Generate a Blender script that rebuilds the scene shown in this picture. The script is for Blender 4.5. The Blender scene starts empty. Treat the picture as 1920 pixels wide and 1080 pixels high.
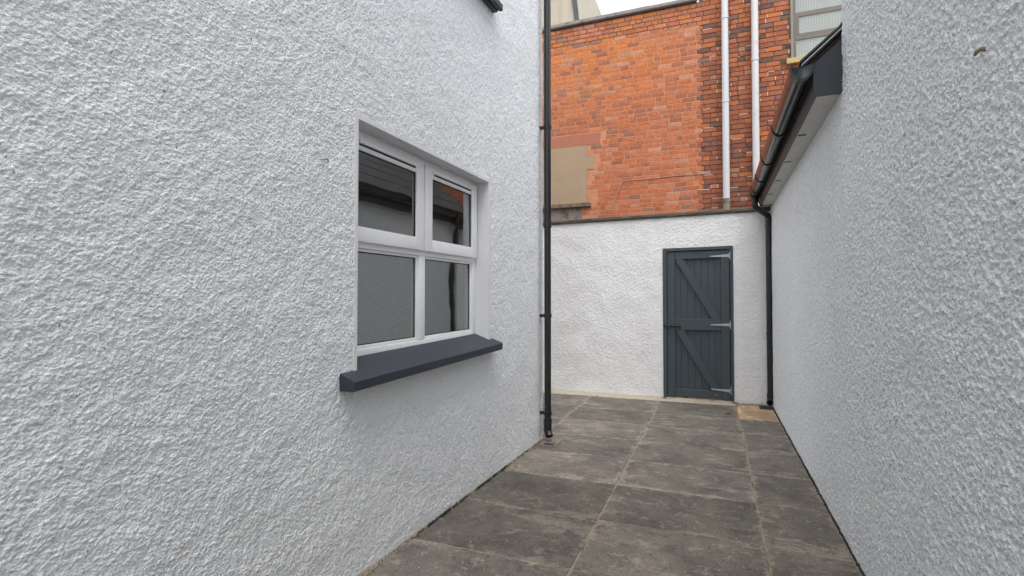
import bpy, bmesh, math, random
import numpy as np
from mathutils import Vector
R = math.radians
random.seed(7)
rng = np.random.default_rng(11)
scene = bpy.context.scene
col = scene.collection

# ------------------------------------------------------------------ camera, sky, sun, exposure
CAM_H = 1.33
cd = bpy.data.cameras.new('camera'); cam = bpy.data.objects.new('camera', cd); col.objects.link(cam)
cd.sensor_width = 36.0; cd.lens = 965 / 1920 * 36.0
cd.clip_start = 0.05; cd.clip_end = 800
cam.location = (0, 0, CAM_H)
cam.rotation_euler = (R(90 + 1.247), 0, R(21.44))
scene.camera = cam

SUN_EL, SUN_AZ = R(66), R(150)          # azimuth clockwise from +Y
w = bpy.data.worlds.new('World'); scene.world = w; w.use_nodes = True
nt = w.node_tree
bg = nt.nodes['Background']
sky = nt.nodes.new('ShaderNodeTexSky'); sky.sky_type = 'NISHITA'; sky.sun_disc = False
sky.sun_elevation = SUN_EL; sky.sun_rotation = SUN_AZ
sky.air_density = 1.4; sky.dust_density = 3.0; sky.ozone_density = 1.0
hs = nt.nodes.new('ShaderNodeHueSaturation'); hs.inputs['Saturation'].default_value = 0.24
nt.links.new(sky.outputs[0], hs.inputs['Color']); nt.links.new(hs.outputs[0], bg.inputs['Color'])
bg.inputs['Strength'].default_value = 0.15
sd = bpy.data.lights.new('sun', 'SUN'); sd.energy = 0.5; sd.angle = R(110); sd.color = (1.0, 0.985, 0.96)
sun = bpy.data.objects.new('sun', sd); col.objects.link(sun)
sdir = Vector((math.sin(SUN_AZ) * math.cos(SUN_EL), math.cos(SUN_AZ) * math.cos(SUN_EL), math.sin(SUN_EL)))
sun.rotation_euler = sdir.to_track_quat('Z', 'Y').to_euler(); sun.location = (0, -4, 12)
scene.view_settings.view_transform = 'Standard'; scene.view_settings.look = 'None'
scene.view_settings.gamma = 1.0; scene.view_settings.use_curve_mapping = False
scene.view_settings.exposure = 1.36
scene.cycles.denoising_prefilter = 'NONE'; scene.cycles.max_bounces = 10; scene.cycles.diffuse_bounces = 6

# ------------------------------------------------------------------ material helpers
def mat(name):
    m = bpy.data.materials.new(name); m.use_nodes = True
    return m, m.node_tree, m.node_tree.nodes['Principled BSDF']
def node(nt, t, **kw):
    n = nt.nodes.new(t)
    for k, v in kw.items():
        if k in n.inputs: n.inputs[k].default_value = v
        else: setattr(n, k, v)
    return n
def noise(nt, vec, scale, detail=4, rough=.55, dist=0.0):
    n = nt.nodes.new('ShaderNodeTexNoise'); n.inputs['Scale'].default_value = scale
    n.inputs['Detail'].default_value = detail; n.inputs['Roughness'].default_value = rough
    n.inputs['Distortion'].default_value = dist
    nt.links.new(vec, n.inputs['Vector']); return n.outputs['Fac']
def ramp(nt, fac, stops):
    r = nt.nodes.new('ShaderNodeValToRGB'); e = r.color_ramp.elements
    while len(e) < len(stops): e.new(0.5)
    for el, (p, c) in zip(e, stops):
        el.position = p; el.color = (c, c, c, 1) if isinstance(c, (int, float)) else (*c, 1)
    nt.links.new(fac, r.inputs['Fac']); return r.outputs['Color']
def mix(nt, fac, a, b, mode='MIX'):
    m = nt.nodes.new('ShaderNodeMix'); m.data_type = 'RGBA'; m.blend_type = mode
    for s, v in ((0, fac), (6, a), (7, b)):
        if isinstance(v, (int, float)): m.inputs[s].default_value = v
        elif isinstance(v, tuple): m.inputs[s].default_value = (*v, 1)
        else: nt.links.new(v, m.inputs[s])
    return m.outputs[2]
def coords(nt, kind='position', scale=None):
    if kind == 'position': v = nt.nodes.new('ShaderNodeNewGeometry').outputs['Position']
    else: v = nt.nodes.new('ShaderNodeTexCoord').outputs['Object']
    if scale:
        mp = nt.nodes.new('ShaderNodeMapping'); mp.inputs['Scale'].default_value = scale
        nt.links.new(v, mp.inputs['Vector']); v = mp.outputs[0]
    return v
def bump(nt, bsdf, h, strength, dist):
    b = nt.nodes.new('ShaderNodeBump'); b.inputs['Strength'].default_value = strength
    b.inputs['Distance'].default_value = dist
    nt.links.new(h, b.inputs['Height']); nt.links.new(b.outputs[0], bsdf.inputs['Normal'])
def setc(nt, bsdf, c):
    if isinstance(c, tuple): bsdf.inputs['Base Color'].default_value = (*c, 1)
    else: nt.links.new(c, bsdf.inputs['Base Color'])

def m_render(name, base, spk, spk_scale, spk_lo, fine_scale, fine_d, tone=.06, grain=.16, gsc=45):
    m, nt, b = mat(name); v = coords(nt)
    big = noise(nt, v, 1.6, 5, .6)
    c = mix(nt, ramp(nt, big, [(.3, 0.0), (.7, 1.0)]), tuple(x * (1 - tone) for x in base), base)
    mid = noise(nt, v, gsc, 3, .7)
    c = mix(nt, ramp(nt, mid, [(.35, 1.0), (.5, 0.0)]), c, mix(nt, grain, c, (.36, .37, .38)))
    strk = noise(nt, coords(nt, scale=(5, 5, .45)), 1.6, 5, .65)
    c = mix(nt, ramp(nt, strk, [(.52, 0.0), (.72, .55)]), c, mix(nt, .14, c, (.50, .47, .40)))
    sp = noise(nt, v, spk_scale, 2, .6)
    c = mix(nt, ramp(nt, sp, [(spk_lo, 1.0), (spk_lo + .035, 0.0)]), c, spk)
    setc(nt, b, c); b.inputs['Roughness'].default_value = .82
    st_ = nt.nodes.new('ShaderNodeTexVoronoi'); st_.feature = 'F1'; st_.inputs['Scale'].default_value = fine_scale
    wv = nt.nodes.new('ShaderNodeVectorMath'); wv.operation = 'MULTIPLY_ADD'; wn_ = nt.nodes.new('ShaderNodeTexNoise'); wn_.inputs['Scale'].default_value = fine_scale * .7
    nt.links.new(v, wn_.inputs['Vector']); nt.links.new(wn_.outputs['Color'], wv.inputs[0]); wv.inputs[1].default_value = (.9 / fine_scale,) * 3; nt.links.new(v, wv.inputs[2]); nt.links.new(wv.outputs[0], st_.inputs['Vector'])
    iv = nt.nodes.new('ShaderNodeMath'); iv.operation = 'MULTIPLY_ADD'; iv.inputs[1].default_value = -1.0; nt.links.new(st_.outputs['Distance'], iv.inputs[0]); nt.links.new(noise(nt, v, fine_scale * 1.6, 3, .7), iv.inputs[2])
    bump(nt, b, iv.outputs[0], .65, fine_d)
    return m
M_ROUGH = m_render('white_roughcast_paint', (.862, .882, .896), (.28, .28, .28), 70, .265, 150, .0042, .05, .17, 85)
M_DASH = m_render('white_dash_paint', (.862, .884, .902), (.30, .30, .30), 110, .29, 165, .0058, .05, .50, 105)
M_ENDW = m_render('white_garden_wall_paint', (.81, .81, .81), (.35, .33, .30), 40, .22, 70, .006, .05, .12, 40)

def m_plain(name, c, rough, var=.0, vscale=8, bmp=0, bscale=60, metal=0.0, spec=None, stain=None):
    m, nt, b = mat(name); v = coords(nt)
    cc = c
    if var:
        cc = mix(nt, noise(nt, v, vscale, 5, .6), tuple(x * (1 - var) for x in c), tuple(min(1, x * (1 + var)) for x in c))
    if stain:
        cc = mix(nt, ramp(nt, noise(nt, v, stain[1], 5, .65), [(stain[2], 0.0), (stain[2] + .12, 1.0)]), cc, stain[0])
    setc(nt, b, cc)
    b.inputs['Roughness'].default_value = rough; b.inputs['Metallic'].default_value = metal
    if bmp: bump(nt, b, noise(nt, v, bscale, 4, .6), .5, bmp)
    return m
M_PLASTER = m_plain('smooth_white_reveal', (.74, .74, .75), .75, .04, 6, .0015, 30)
M_UPVC = m_plain('white_upvc', (.89, .89, .90), .28, .02, 3)
M_GASKET = m_plain('black_gasket', (.012, .012, .013), .6)
M_SILL = m_plain('slate_grey_sill_paint', (.028, .034, .046), .55, .12, 9, .001, 90)
M_SEAL = m_plain('brown_sealant', (.33, .24, .2), .6)
M_BLACK = m_plain('black_pvc', (.014, .0145, .016), .3, .2, 12, stain=((.06, .058, .055), 14, .66))
M_GUTTER = m_plain('black_gutter_pvc', (.011, .011, .012), .2, .25, 7, stain=((.05, .042, .036), 5, .64))
M_FASCIA = m_plain('dark_slate_fascia', (.021, .026, .033), .42, .1, 7)
M_SOFFIT = m_plain('white_soffit', (.56, .55, .52), .5, .06, 5, stain=((.42, .39, .34), 6, .6))
M_SLATE = m_plain('roof_slate', (.05, .052, .056), .6, .3, 9, .003, 40)
M_FLASH = m_plain('pale_undercloak', (.5, .5, .5), .7)
M_WPIPE = m_plain('white_pipe', (.50, .51, .52), .4, .05, 3, stain=((.40, .41, .41), 3.5, .6))
M_PPIPE = m_plain('off_white_pipe', (.53, .50, .50), .4, .06, 2.5, stain=((.42, .39, .38), 3.5, .6))
M_OLDPIPE = m_plain('grey_clay_socket', (.2, .175, .14), .8, .3, 30, stain=((.05, .045, .035), 12, .52))
M_GALV = m_plain('galvanised_steel', (.42, .45, .46), .45, .2, 60, metal=.55, stain=((.3, .32, .3), 40, .55))
M_BOLT = m_plain('black_iron_bolt', (.012, .012, .013), .35)
M_IRON = m_plain('cast_iron', (.03, .028, .026), .6, .3, 30, .002, 80)
M_RUST = m_plain('rusty_metal', (.24, .20, .14), .8, .5, 60, .002, 90)
M_COPE = m_plain('mossy_coping_stone', (.075, .062, .048), .9, .5, 9, .006, 50, stain=((.085, .085, .035), 3.5, .55))
M_COPE2 = m_plain('weathered_coping', (.2, .175, .16), .9, .35, 8, .005, 40, stain=((.06, .055, .05), 5, .58))
M_FAR = m_plain('buff_render', (.40, .36, .285), .9, .14, 1.4, .003, 30, stain=((.3, .27, .22), 2.4, .56))
M_TAN = m_plain('tan_render_infill', (.315, .228, .148), .9, .16, 2.5, .004, 40, stain=((.27, .21, .135), 3.2, .56))
M_LINT = m_plain('pink_lintel_render', (.335, .125, .074), .9, .2, 7, .003, 40)
M_CEM = m_plain('grey_cement_patch', (.2, .165, .14), .95, .35, 10, .004, 40, stain=((.09, .085, .08), 8, .52))
M_DIRTSILL = m_plain('dirty_stone_sill', (.17, .12, .085), .95, .4, 18, .005, 60, stain=((.05, .04, .032), 9, .52))
M_YSILL = m_plain('lichen_stone_sill', (.40, .31, .13), .95, .3, 9, .004, 50, stain=((.5, .42, .28), 7, .55))
M_CABLE = m_plain('beige_cable', (.40, .26, .17), .6)
M_FROST = m_plain('frosted_glass', (.56, .63, .61), .3, .05, 3)
M_WFRAME = m_plain('weathered_window_frame', (.26, .225, .2), .8, .25, 16)
M_WIRE = m_plain('guard_wire', (.22, .2, .17), .6)
M_BEADW = m_plain('pale_window_post', (.42, .38, .29), .8, .2, 12)
M_DARKROOM = m_plain('room_plaster', (.62, .62, .60), .9)
M_ROOMFLOOR = m_plain('room_carpet', (.1, .1, .1), .95)
M_DIRT = m_plain('damp_soil', (.04, .032, .024), .95, .5, 40, .004, 90)
M_GROUND = m_plain('old_concrete', (.13, .12, .105), .95, .2, 3)
M_LEAF = m_plain('dead_leaf', (.05, .03, .02), .8)
M_DEBRIS = m_plain('rust_brown_debris', (.14, .055, .025), .9, .5, 60)
M_STEP = m_plain('ochre_threshold', (.32, .22, .12), .9, .3, 14, .004, 60, stain=((.07, .055, .03), 10, .52))
M_FILLET = m_plain('pale_mortar_fillet', (.24, .20, .155), .95, .3, 14, .005, 60, stain=((.2, .16, .12), 9, .6))

M_FILLET2 = m_plain('cream_mortar_fillet', (.40, .345, .275), .95, .2, 9, .005, 60, stain=((.2, .16, .12), 9, .6))

def m_gate():
    m, nt, b = mat('dark_blue_grey_gate_paint'); v = coords(nt, scale=(1, 1, .12))
    g = noise(nt, v, 60, 5, .6)
    c = mix(nt, g, (.034, .050, .058), (.048, .065, .074))
    v2 = coords(nt)
    c = mix(nt, ramp(nt, noise(nt, v2, 2.2, 4, .6), [(.4, 0.0), (.7, .55)]), c, (.048, .060, .078))
    c = mix(nt, ramp(nt, noise(nt, v2, 38, 4, .7), [(.70, 0.0), (.74, .5)]), c, (.15, .16, .16))
    setc(nt, b, c); b.inputs['Roughness'].default_value = .5
    bump(nt, b, g, .35, .002)
    return m
M_GATE = m_gate()

def m_glass():
    m, nt, b = mat('window_glass'); out = nt.nodes['Material Output']; nt.nodes.remove(b)
    tr = node(nt, 'ShaderNodeBsdfTransparent'); tr.inputs[0].default_value = (.80, .83, .82, 1)
    gl = node(nt, 'ShaderNodeBsdfGlossy'); gl.inputs['Roughness'].default_value = .015; gl.inputs['Color'].default_value = (.97, 1, .99, 1)
    fr = node(nt, 'ShaderNodeFresnel'); fr.inputs['IOR'].default_value = 3.7
    v = coords(nt); bp = node(nt, 'ShaderNodeBump'); bp.inputs['Strength'].default_value = .05; bp.inputs['Distance'].default_value = .01
    nt.links.new(noise(nt, v, 5, 1, .4), bp.inputs['Height']); nt.links.new(bp.outputs[0], gl.inputs['Normal'])
    mx = node(nt, 'ShaderNodeMixShader')
    ge = node(nt, 'ShaderNodeNewGeometry'); om = node(nt, 'ShaderNodeMath'); om.operation = 'SUBTRACT'; om.inputs[0].default_value = 1.0
    nt.links.new(ge.outputs['Backfacing'], om.inputs[1]); mu = node(nt, 'ShaderNodeMath'); mu.operation = 'MULTIPLY'
    nt.links.new(om.outputs[0], mu.inputs[0]); nt.links.new(fr.outputs[0], mu.inputs[1]); nt.links.new(mu.outputs[0], mx.inputs[0]); nt.links.new(tr.outputs[0], mx.inputs[1]); nt.links.new(gl.outputs[0], mx.inputs[2])
    nt.links.new(mx.outputs[0], out.inputs[0])
    return m
M_GLASS = m_glass()

def m_slab():
    m, nt, b = mat('weathered_concrete_slab'); L = nt.links
    v = coords(nt); oi = nt.nodes.new('ShaderNodeObjectInfo')
    add = nt.nodes.new('ShaderNodeVectorMath'); add.operation = 'MULTIPLY_ADD'
    L.new(oi.outputs['Random'], add.inputs[0]); add.inputs[1].default_value = (7, 13, 5); L.new(v, add.inputs[2]); v = add.outputs[0]
    def st(sx, sy):
        mp = nt.nodes.new('ShaderNodeMapping'); mp.inputs['Scale'].default_value = (sx, sy, 1)
        L.new(v, mp.inputs['Vector']); return mp.outputs[0]
    ar = nt.nodes.new('ShaderNodeAttribute'); ar.attribute_name = 'arris'
    am = nt.nodes.new('ShaderNodeMath'); am.operation = 'MULTIPLY_ADD'; am.inputs[1].default_value = .075
    c = mix(nt, ramp(nt, noise(nt, st(1, 1), 2.4, 8, .70, .3), [(.38, 0.0), (.62, 1.0)]), (.088, .077, .065), (.172, .149, .118))
    c = mix(nt, ramp(nt, noise(nt, st(1, 1), 2.1, 5, .66), [(.53, 0.0), (.63, .6)]), c, (.106, .094, .092))
    sc_ = noise(nt, st(.75, 1.4), 3.4, 11, .80, .25)
    L.new(ar.outputs['Fac'], am.inputs[0]); L.new(sc_, am.inputs[2])
    c = mix(nt, ramp(nt, am.outputs[0], [(.555, 0.0), (.60, .75), (.72, .9)]), c, (.27, .232, .182))
    c = mix(nt, ramp(nt, noise(nt, st(.9, 1.2), 3.1, 11, .80, .2), [(.39, .62), (.45, 0.0)]), c, (.056, .050, .043))
    c = mix(nt, ramp(nt, noise(nt, st(1, 1), 11, 9, .80, .3), [(.56, 0.0), (.60, .6)]), c, (.30, .262, .21))
    c = mix(nt, ramp(nt, noise(nt, v, 19, 9, .82), [(.40, .7), (.45, 0.0)]), c, (.052, .046, .040))
    c = mix(nt, ramp(nt, noise(nt, v, 90, 4, .75), [(.61, 0.0), (.66, .7)]), c, (.40, .37, .32))
    gr = noise(nt, v, 160, 3, .7)
    c = mix(nt, .5, c, ramp(nt, gr, [(.25, .0), (.75, 1.0)]), 'OVERLAY')
    mm = nt.nodes.new('ShaderNodeMapRange'); mm.inputs['To Min'].default_value = .78; mm.inputs['To Max'].default_value = 1.24
    L.new(oi.outputs['Random'], mm.inputs['Value'])
    hv = nt.nodes.new('ShaderNodeHueSaturation'); L.new(mm.outputs[0], hv.inputs['Value']); L.new(c, hv.inputs['Color'])
    c = mix(nt, 1.0, hv.outputs[0], oi.outputs['Color'], 'MULTIPLY')
    L.new(c, b.inputs['Base Color'])
    rr = ramp(nt, noise(nt, v, 4, 4, .6), [(.3, .62), (.7, .9)]); L.new(rr, b.inputs['Roughness'])
    bm = nt.nodes.new('ShaderNodeMath'); bm.operation = 'ADD'
    L.new(noise(nt, v, 14, 5, .65), bm.inputs[0]); L.new(gr, bm.inputs[1])
    bump(nt, b, bm.outputs[0], .5, .0035)
    return m
M_SLAB = m_slab()
def m_joint():
    m, nt, b = mat('joint_mortar'); v = coords(nt)
    c = mix(nt, ramp(nt, noise(nt, v, 6, 6, .7), [(.34, 0.0), (.50, 1.0)]), (.055, .045, .036), (.30, .25, .19))
    c = mix(nt, ramp(nt, noise(nt, v, 60, 3, .7), [(.32, .7), (.46, 0.0)]), c, (.05, .042, .034))
    setc(nt, b, c); b.inputs['Roughness'].default_value = .95
    bump(nt, b, noise(nt, v, 70, 4, .7), .8, .006); return m
M_JOINT = m_joint()

def m_brick(name, attr):
    m, nt, b = mat(name); v = coords(nt)
    if attr:
        a = nt.nodes.new('ShaderNodeAttribute'); a.attribute_name = 'tint'; base = a.outputs['Color']
    else: base = nt.nodes.new('ShaderNodeObjectInfo').outputs['Color']
    n1 = noise(nt, v, 26, 5, .7)
    c = mix(nt, ramp(nt, n1, [(.3, 0.0), (.7, 1.0)]), mix(nt, 1.0, base, (.70, .66, .64), 'MULTIPLY'), mix(nt, 1.0, base, (1.18, 1.18, 1.18), 'MULTIPLY'))
    c = mix(nt, ramp(nt, noise(nt, v, 11, 6, .75), [(.61, 0.0), (.72, .5)]), c, (.5, .36, .27))
    c = mix(nt, ramp(nt, noise(nt, v, 3.1, 5, .7), [(.58, 0.0), (.74, .35)]), c, (.10, .06, .045))
    setc(nt, b, c); b.inputs['Roughness'].default_value = .92
    bump(nt, b, noise(nt, v, 55, 5, .7), .7, .006); return m
M_BRICK = m_brick('fired_brick', False); M_BRICKS = m_brick('fired_brick_mass', True)
def m_mortar(name, a, c2, sc):
    m, nt, b = mat(name); v = coords(nt)
    setc(nt, b, mix(nt, ramp(nt, noise(nt, v, sc, 5, .7), [(.35, 0.0), (.65, 1.0)]), a, c2)); b.inputs['Roughness'].default_value = .95
    bump(nt, b, noise(nt, v, 60, 4, .7), .8, .006); return m
M_MORT_L = m_mortar('salmon_pointing', (.43, .165, .085), (.50, .24, .14), 5)
M_MORT_R = m_mortar('dark_recessed_mortar', (.05, .032, .024), (.17, .10, .07), 6)
M_MORT_W = m_mortar('pale_lime_mortar', (.55, .45, .36), (.7, .62, .54), 9)
M_MOSS = m_plain('moss_and_weeds', (.05, .05, .025), .95, .6, 30)

# ------------------------------------------------------------------ object helpers
def link(o, parent=None):
    col.objects.link(o)
    if parent is not None: o.parent = parent
    return o
def wloc(o):
    p = Vector((0, 0, 0))
    while o is not None: p += o.location; o = o.parent
    return p
def mesh_obj(name, verts, faces, material, parent=None, smooth=False, label=None, kind=None):
    me = bpy.data.meshes.new(name)
    off = wloc(parent) if parent is not None else Vector((0, 0, 0))
    me.from_pydata([tuple(Vector(v) - off) for v in verts], [], faces)
    me.materials.append(material)
    if smooth: me.polygons.foreach_set('use_smooth', [True] * len(me.polygons))
    me.update()
    o = bpy.data.objects.new(name, me); link(o, parent)
    if label: o['label'] = label
    if kind: o['kind'] = kind
    return o
def thing(name, label, cat, loc, group=None):
    o = bpy.data.objects.new(name, None); o.location = loc; o.empty_display_size = .2; link(o)
    o['label'] = label; o['category'] = cat
    if group: o['group'] = group
    return o
def tag(o, label, cat): o['label'] = label; o['category'] = cat; return o
class MB:
    """collects shapes into one mesh"""
    def __init__(s): s.v = []; s.f = []
    def add(s, v, f):
        k = len(s.v); s.v += [tuple(p) for p in v]; s.f += [tuple(i + k for i in q) for q in f]
    def box(s, x0, x1, y0, y1, z0, z1, bev=0.0):
        if bev <= 0:
            v = [(x, y, z) for z in (z0, z1) for y in (y0, y1) for x in (x0, x1)]
            s.add(v, [(0, 2, 3, 1), (4, 5, 7, 6), (0, 1, 5, 4), (2, 6, 7, 3), (0, 4, 6, 2), (1, 3, 7, 5)]); return s
        bm = bmesh.new(); bmesh.ops.create_cube(bm, size=1)
        for q in bm.verts:
            q.co = ((x0 + x1) / 2 + q.co.x * (x1 - x0), (y0 + y1) / 2 + q.co.y * (y1 - y0), (z0 + z1) / 2 + q.co.z * (z1 - z0))
        bmesh.ops.bevel(bm, geom=bm.edges[:], offset=bev, segments=2, affect='EDGES', profile=.6)
        bm.verts.index_update(); s.add([q.co[:] for q in bm.verts], [[q.index for q in f.verts] for f in bm.faces]); bm.free(); return s
    def tube(s, pts, r, seg=16, caps=True):
        pts = [Vector(p) for p in pts]; n = len(pts); rings = []
        t0 = (pts[1] - pts[0]).normalized()
        u = t0.orthogonal().normalized(); rr = r if isinstance(r, (list, tuple)) else [r] * n
        for i in range(n):
            if i == 0: t = t0; k = 1
            elif i == n - 1: t = (pts[-1] - pts[-2]).normalized(); k = 1
            else:
                a = (pts[i] - pts[i - 1]).normalized(); b = (pts[i + 1] - pts[i]).normalized()
                t = (a + b).normalized() if (a + b).length > 1e-5 else a; k = 1
            u = (u - t * u.dot(t)).normalized(); w_ = t.cross(u)
            rings.append([pts[i] + (u * math.cos(j * 2 * math.pi / seg) + w_ * math.sin(j * 2 * math.pi / seg)) * rr[i] for j in range(seg)])
        v = [p for rg in rings for p in rg]; f = []
        for i in range(n - 1):
            for j in range(seg):
                a = i * seg + j; b = i * seg + (j + 1) % seg
                f.append((a, b, b + seg, a + seg))
        if caps: f.append(tuple(range(seg))[::-1]); f.append(tuple((n - 1) * seg + j for j in range(seg)))
        s.add(v, f); return s
    def prism(s, poly, axis, a, b):
        """poly in the two other axes, extruded along axis 'x','y' or 'z'"""
        def P(p, t):
            return {'x': (t, p[0], p[1]), 'y': (p[0], t, p[1]), 'z': (p[0], p[1], t)}[axis]
        n = len(poly); v = [P(p, a) for p in poly] + [P(p, b) for p in poly]
        f = [tuple(range(n))[::-1], tuple(range(n, 2 * n))] + [(i, (i + 1) % n, n + (i + 1) % n, n + i) for i in range(n)]
        s.add(v, f); return s
    def map(s, fn): s.v = [fn(*p) for p in s.v]; return s
    def build(s, name, material, parent=None, smooth=False, label=None, kind=None):
        o = mesh_obj(name, s.v, s.f, material, parent, False, label, kind)
        bm = bmesh.new(); bm.from_mesh(o.data); bmesh.ops.recalc_face_normals(bm, faces=bm.faces[:])
        bm.to_mesh(o.data); bm.free()
        if smooth:
            o.data.polygons.foreach_set('use_smooth', [True] * len(o.data.polygons))
            o.data.set_sharp_from_angle(angle=R(40))
        return o

# ------------------------------------------------------------------ real relief for the rendered walls
def band(nz, ns, cell, lam, aniso=1.0, width=.45, seed=0):
    """band-limited noise of wavelength lam (m), unit variance"""
    r = np.random.default_rng(seed)
    F = np.fft.rfft2(r.standard_normal((nz, ns)))
    ky = np.fft.fftfreq(nz, cell)[:, None]; kx = np.fft.rfftfreq(ns, cell)[None, :] * aniso
    k = np.sqrt(kx * kx + ky * ky) + 1e-6
    F *= np.exp(-(np.log(k * lam) / width) ** 2 / 2)
    g = np.fft.irfft2(F, s=(nz, ns)); return g / g.std()
sig = lambda x: 1 / (1 + np.exp(-x))
def sample(hm, cell, s, z):
    """bilinear sample of hm[z, s] on the product grid"""
    fs = np.clip(s / cell, 0, hm.shape[1] - 1.001); fz = np.clip(z / cell, 0, hm.shape[0] - 1.001)
    i = fs.astype(int); j = fz.astype(int); a = (fs - i)[None, :]; b = (fz - j)[:, None]
    h = lambda jj, ii: hm[np.ix_(jj, ii)]
    return h(j, i) * (1 - a) * (1 - b) + h(j, i + 1) * a * (1 - b) + h(j + 1, i) * (1 - a) * b + h(j + 1, i + 1) * a * b
def axis(*segs):
    """graded 1-D grid: (start, end, step) pieces joined end to end"""
    out = []
    for a, b, st in segs:
        n = max(1, int(round((b - a) / st))); out += list(np.linspace(a, b, n, endpoint=False))
    out.append(segs[-1][1]); return np.array(out)
def patch(S, Z, hfun, origin, d, n, holes=(), skirt=.03):
    """sheet over the S x Z grid, pushed out along n by hfun(S, Z), with rectangular holes; free edges turn back into the wall"""
    H = hfun(S, Z); ns, nz = len(S), len(Z)
    keep = np.ones((nz - 1, ns - 1), bool)
    sc = (S[:-1] + S[1:]) / 2; zc = (Z[:-1] + Z[1:]) / 2
    for s0, s1, z0, z1 in holes:
        keep &= ~((sc[None, :] > s0) & (sc[None, :] < s1) & (zc[:, None] > z0) & (zc[:, None] < z1))
    SS, ZZ = np.meshgrid(S, Z)
    o = np.array(origin); d = np.array(d); n = np.array(n)
    P = o[None, None] + SS[..., None] * d + H[..., None] * n; P[..., 2] += ZZ
    P = P.reshape(-1, 3)
    idx = np.arange(nz * ns).reshape(nz, ns)
    q = np.stack([idx[:-1, :-1], idx[:-1, 1:], idx[1:, 1:], idx[1:, :-1]], -1)[keep]
    kp = np.pad(keep, 1); edges = []; c = kp[1:-1, 1:-1]
    for sl, e in ((kp[:-2, 1:-1], (idx[:-1, :-1], idx[:-1, 1:])), (kp[2:, 1:-1], (idx[1:, 1:], idx[1:, :-1])),
                  (kp[1:-1, :-2], (idx[1:, :-1], idx[:-1, :-1])), (kp[1:-1, 2:], (idx[:-1, 1:], idx[1:, 1:]))):
        m_ = c & ~sl; edges.append(np.stack([e[0][m_], e[1][m_]], -1))
    E_ = np.concatenate(edges)
    used = np.unique(E_); remap = -np.ones(len(P), int); remap[used] = np.arange(len(used)) + len(P)
    k = len(used)                                  # the skirt has its own top row, so the sheet keeps its own normals
    P = np.concatenate([P, P[used], P[used] - n * (H.reshape(-1)[used][:, None] + skirt)])
    ta, tb = remap[E_[:, 0]], remap[E_[:, 1]]
    sk = np.stack([tb, ta, ta + k, tb + k], -1)
    F = np.concatenate([q, sk]); live = np.unique(F); rm = np.zeros(len(P), int); rm[live] = np.arange(len(live))
    return P[live], rm[F]
def join_wall(name, patches, material, parent, extra=None):
    """several patches (and plain quads) as ONE mesh"""
    if extra is not None: patches = patches + [(np.array(extra.v, float), np.array(extra.f))]
    k = 0; PP = []; FF = []
    for P, F in patches: PP.append(P); FF.append(F + k); k += len(P)
    P = np.concatenate(PP); F = np.concatenate(FF)
    sm = np.ones(len(F), bool)
    if extra is not None: sm[-len(extra.f):] = False
    P = P - np.array(wloc(parent))
    me = bpy.data.meshes.new(name)
    me.vertices.add(len(P)); me.vertices.foreach_set('co', P.astype(np.float32).ravel())
    me.loops.add(F.size); me.loops.foreach_set('vertex_index', F.astype(np.int32).ravel())
    me.polygons.add(len(F)); me.polygons.foreach_set('loop_start', np.arange(0, F.size, 4, dtype=np.int32))
    me.polygons.foreach_set('use_smooth', sm)
    me.update(calc_edges=True); me.validate()
    me.materials.append(material)
    ob = bpy.data.objects.new(name, me); link(ob, parent); return ob
def shots(nz, ns, cell, sigma, pitch, dens, seed):
    """heaps of grains: random points of random size, each a round bump, more of them where dens is high"""
    r = np.random.default_rng(seed)
    p = (cell / pitch) ** 2
    pts = (r.random((nz, ns)) < p * np.clip(dens, .08, 4)) * r.uniform(.35, 1.25, (nz, ns))
    F = np.fft.rfft2(pts)
    ky = np.fft.fftfreq(nz)[:, None]; kx = np.fft.rfftfreq(ns)[None, :]; sg = sigma / cell
    F *= np.exp(-2 * (math.pi * sg) ** 2 * (kx * kx + ky * ky))
    return np.fft.irfft2(F, s=(nz, ns)) * (2 * math.pi * sg * sg)

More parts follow.
